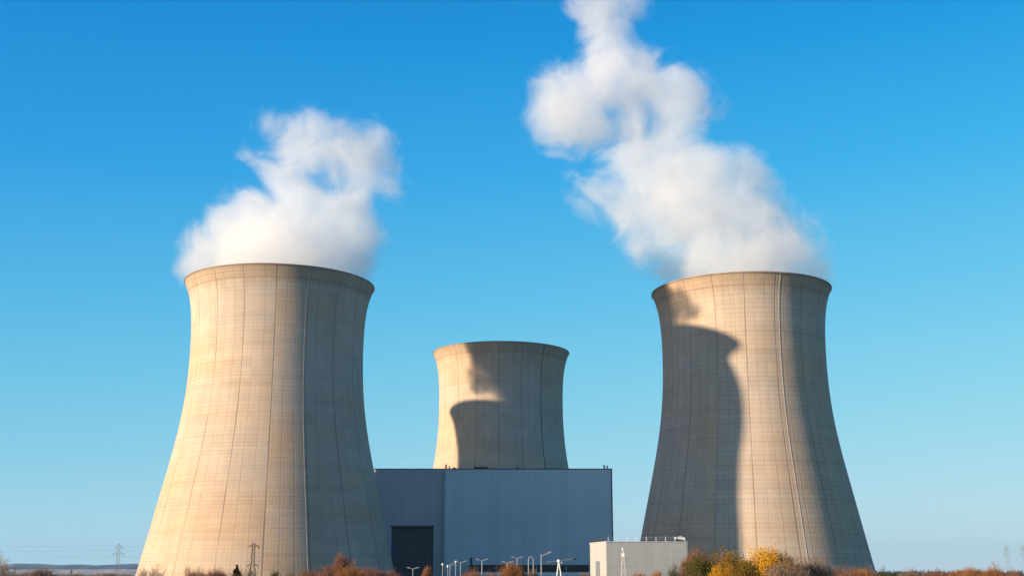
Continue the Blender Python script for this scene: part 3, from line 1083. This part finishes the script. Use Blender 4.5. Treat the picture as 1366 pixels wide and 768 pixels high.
def bank(kind, v):
    """unit trees 8 m tall, radius 3.4 m"""
    k = (kind, v)
    if k not in BANK:
        sd_ = hash((kind, v)) if False else sum(ord(c) for c in kind) * 7 + v * 101
        if kind.startswith('bare'):
            mt = {'bare_red': 'twig_red', 'bare_brown': 'twig_brown', 'bare_pale': 'twig_pale', 'bare_orange': 'twig_orange'}[kind]
            BANK[k] = bare_tree(sd_, 8, 3.4, M[mt], M['pale_bark'] if kind == 'bare_pale' else M['bark'], 0.016 if kind != 'bare_pale' else 0.024, 0.55 if kind != 'bare_pale' else 0.6, 4 if kind != 'bare_pale' else 3)
        elif kind == 'conifer':
            BANK[k] = leafy_tree(sd_, 8, 2.4, M['leaf_green'], M['bark'], 0.09, 12000, True)
        else:
            mt = {'yellow': 'leaf_yellow', 'gold': 'leaf_gold', 'olive': 'leaf_olive', 'green': 'leaf_green', 'orange': 'leaf_orange'}[kind]
            BANK[k] = leafy_tree(sd_, 8, 3.6, M[mt], M['bark'], 0.085, 15000)
    return BANK[k]


TREES = 0


def tree(kind, x, ytop, hw, D, label, group=None, shrub=False):
    """photo column x, top row, half width in photo px, distance"""
    global TREES
    TREES += 1
    v = TREES % 4
    me1, me2 = bank(kind, v)
    P = at(x, ytop, D)
    nm = 'conifer' if kind == 'conifer' else ('shrub' if shrub else ('bare_tree' if kind.startswith('bare') else 'tree'))
    o = empty(nm, (P.x, P.y, 0), TREES * 1.7)
    R = hw * D / F
    s = P.z / 8
    sw = R / (2.4 if kind == 'conifer' else 3.4)
    o.scale = (sw, sw, s)
    prop(o, label, 'shrub' if shrub else 'tree', group)
    a = bpy.data.objects.new('trunk', me1); C.objects.link(a); a.parent = o
    c = bpy.data.objects.new('crown', me2); C.objects.link(c); c.parent = o
    return o


G = 'trees along the foot of the towers'
# far left and foot of the left tower
tree('bare_pale', -6, 741, 32, 90, 'leafless grey tree cut by the left edge', G)
tree('bare_brown', 58, 757, 22, 160, 'round dense leafless tree alone under the blue hills', G)
tree('bare_brown', 20, 764, 26, 200, 'low brown bush between the left edge and the round tree', G, True)
tree('bare_brown', 152, 763.5, 18, 220, 'low brown bush at the foot of the far left pylon', G, True)
tree('bare_brown', 110, 765, 24, 240, 'flat brown bush on the plain between pole and pylon', G, True)
tree('bare_pale', 193, 755, 12, 150, 'smaller of two pale leafless trees at the left foot of the left tower', G)
tree('bare_pale', 213, 751, 15, 150, 'taller of two pale leafless trees at the left foot of the left tower', G)
tree('bare_red', 262, 758, 18, 170, 'russet bare tree at the left end of the clump beside the conifer', G)
tree('bare_red', 288, 759, 18, 170, 'russet bare tree touching the left side of the conifer', G)
tree('conifer', 316, 753, 26, 170, 'small dark green conifer left of the dark pylon', G)
tree('olive', 371, 762, 13, 170, 'low olive shrub right of the dark pylon', G, True)
tree('olive', 388, 764, 10, 175, 'lowest olive shrub, between the pylon and the russet trees', G, True)
tree('bare_red', 412, 760, 22, 170, 'leftmost russet tree of the clump at the left tower base', G)
tree('bare_red', 437, 755, 22, 165, 'russet tree just left of the tall wispy one', G)
tree('bare_red', 453, 738, 15, 185, 'tall wispy russet tree in front of the shaded side of the left tower', G)
tree('bare_orange', 466, 754, 24, 160, 'bushy orange brown tree under the tall wispy one', G)
tree('bare_red', 494, 757, 24, 165, 'russet tree right of the bushy orange brown one', G)
tree('bare_red', 522, 761, 20, 170, 'last low russet tree before the hangar door', G)
tree('bare_orange', 566, 755.5, 9, 200, 'small orange sapling in front of the hangar door', G)
tree('bare_orange', 629, 761, 17, 200, 'low orange brown shrub in front of the left end of the annex', G, True)
tree('bare_orange', 655, 764, 12, 200, 'lowest orange brown shrub, in front of the annex', G, True)
tree('bare_orange', 687, 751, 18, 190, 'round orange shrub in front of the annex', G, True)
tree('bare_brown', 714, 760, 9, 200, 'thin brown shrub at the foot of the arch poles', G, True)
tree('bare_brown', 775, 764, 12, 210, 'low brown shrub at the right end of the annex', G, True)
tree('orange', 875, 761, 13, 150, 'small orange leaved shrub before the small pale building', G, True)
tree('bare_orange', 855, 764, 14, 150, 'low twiggy shrub left of the small orange one', G, True)
# right clump
tree('olive', 924, 742, 33, 105, 'dark olive tree at the left end of the colourful clump', G)
tree('olive', 905, 754, 18, 100, 'low dark olive bush beside the corner of the pale building', G, True)
tree('bare_red', 930, 734, 22, 135, 'wispy russet tree rising behind the dark olive one', G)
tree('bare_red', 965, 738, 24, 135, 'wispy russet tree behind the olive and yellow trees', G)
tree('green', 948, 757, 15, 100, 'dark green bush under the small orange yellow one', G, True)
tree('yellow', 964, 753, 17, 98, 'small orange yellow bush left of the gold tree', G, True)
tree('gold', 986, 734, 30, 102, 'olive gold tree just left of the bright yellow tree', G)
tree('yellow', 1016, 730, 34, 102, 'brightest yellow tree in front of the right cooling tower', G)
tree('gold', 1000, 750, 26, 96, 'low gold bush in front of the yellow tree', G, True)
tree('bare_brown', 1050, 738, 36, 100, 'spreading leafless brown tree right of the yellow tree', G)
tree('bare_brown', 1078, 744, 32, 104, 'grey brown leafless tree, second right of the yellow tree', G)
tree('bare_brown', 1040, 752, 24, 94, 'low tangled bare bush under the spreading brown tree', G, True)
# right band
band = [('bare_red', 1095, 755, 24, 150, 'russet tree where the right band of trees begins'),
        ('bare_red', 1122, 756, 24, 160, 'russet tree under the shaded flank of the right tower'),
        ('bare_orange', 1150, 757, 22, 165, 'orange brown tree by the right bottom corner of the right tower'),
        ('olive', 1182, 761, 16, 150, 'low dark olive tree just right of the right tower'),
        ('bare_brown', 1205, 762, 20, 170, 'low brown tree right of the dark olive one'),
        ('bare_red', 1228, 760, 20, 180, 'russet tree left of the tiny thin mast'),
        ('bare_red', 1252, 761, 22, 180, 'russet tree below the tiny thin mast'),
        ('bare_orange', 1276, 759, 20, 170, 'orange brown tree right of the tiny thin mast'),
        ('bare_orange', 1300, 757, 20, 160, 'orange brown tree left of the brightest one in the right band'),
        ('bare_orange', 1326, 756, 20, 155, 'tallest orange tree of the band left of the faint pylon'),
        ('bare_red', 1350, 761, 18, 165, 'low russet tree at the foot of the faint pylons'),
        ('bare_red', 1374, 763, 18, 170, 'low russet tree cut by the right edge')]
for k, x, y, hw, D, lab in band:
    tree(k, x, y, hw, D, lab, 'band of autumn trees at the right')


# distant woods
def wood(name, x0, x1, ytop, D, mat, n, seed, label, depth=60, hh=None):
    rnd = random.Random(seed)
    vs = []; fs = []
    for _ in range(n):
        x = rnd.uniform(x0, x1); dd = D + rnd.uniform(0, depth)
        P = at(x, ytop + rnd.uniform(0, 2.0), dd)
        h = max(P.z, 2.0)
        r = h * rnd.uniform(.35, .55)
        for _ in range(70):
            c = Vector((P.x, dd, h * .55)) + Vector((rnd.gauss(0, .45) * r, rnd.gauss(0, .45) * r, rnd.uniform(-.55, .45) * h))
            d = Vector((rnd.gauss(0, 1), rnd.gauss(0, 1), rnd.gauss(.8, 1))).normalized() * h * .14
            ribbon(vs, fs, c, c + d, h * .02, h * .012, rnd)
    o = from_pydata(name, vs, fs, mat)
    prop(o, label, 'woodland', None, 'stuff')


wood('distant_wood', -80, 330, 763.0, 1500, M['twig_brown'], 260, 2, 'line of distant brown woodland on the plain under the hills', 200)
wood('distant_wood', 1080, 1440, 762.0, 420, M['twig_red'], 220, 6, 'russet woodland filling the gaps behind the right band of trees', 80)

# ------------------------------------------------------------------ air
m, b = newmat('haze')
v = b.n.new('ShaderNodeVolumePrincipled')
v.inputs['Color'].default_value = (0.50, 0.76, 1.0, 1)
v.inputs['Density'].default_value = 4.0e-5
v.inputs['Anisotropy'].default_value = 0.2
b.t.links.new(v.outputs[0], b.out.inputs['Volume'])
prop(MB().box(-16000, 16000, -3000, 16500, -1.5, 330).build('haze', m), kind='stuff')
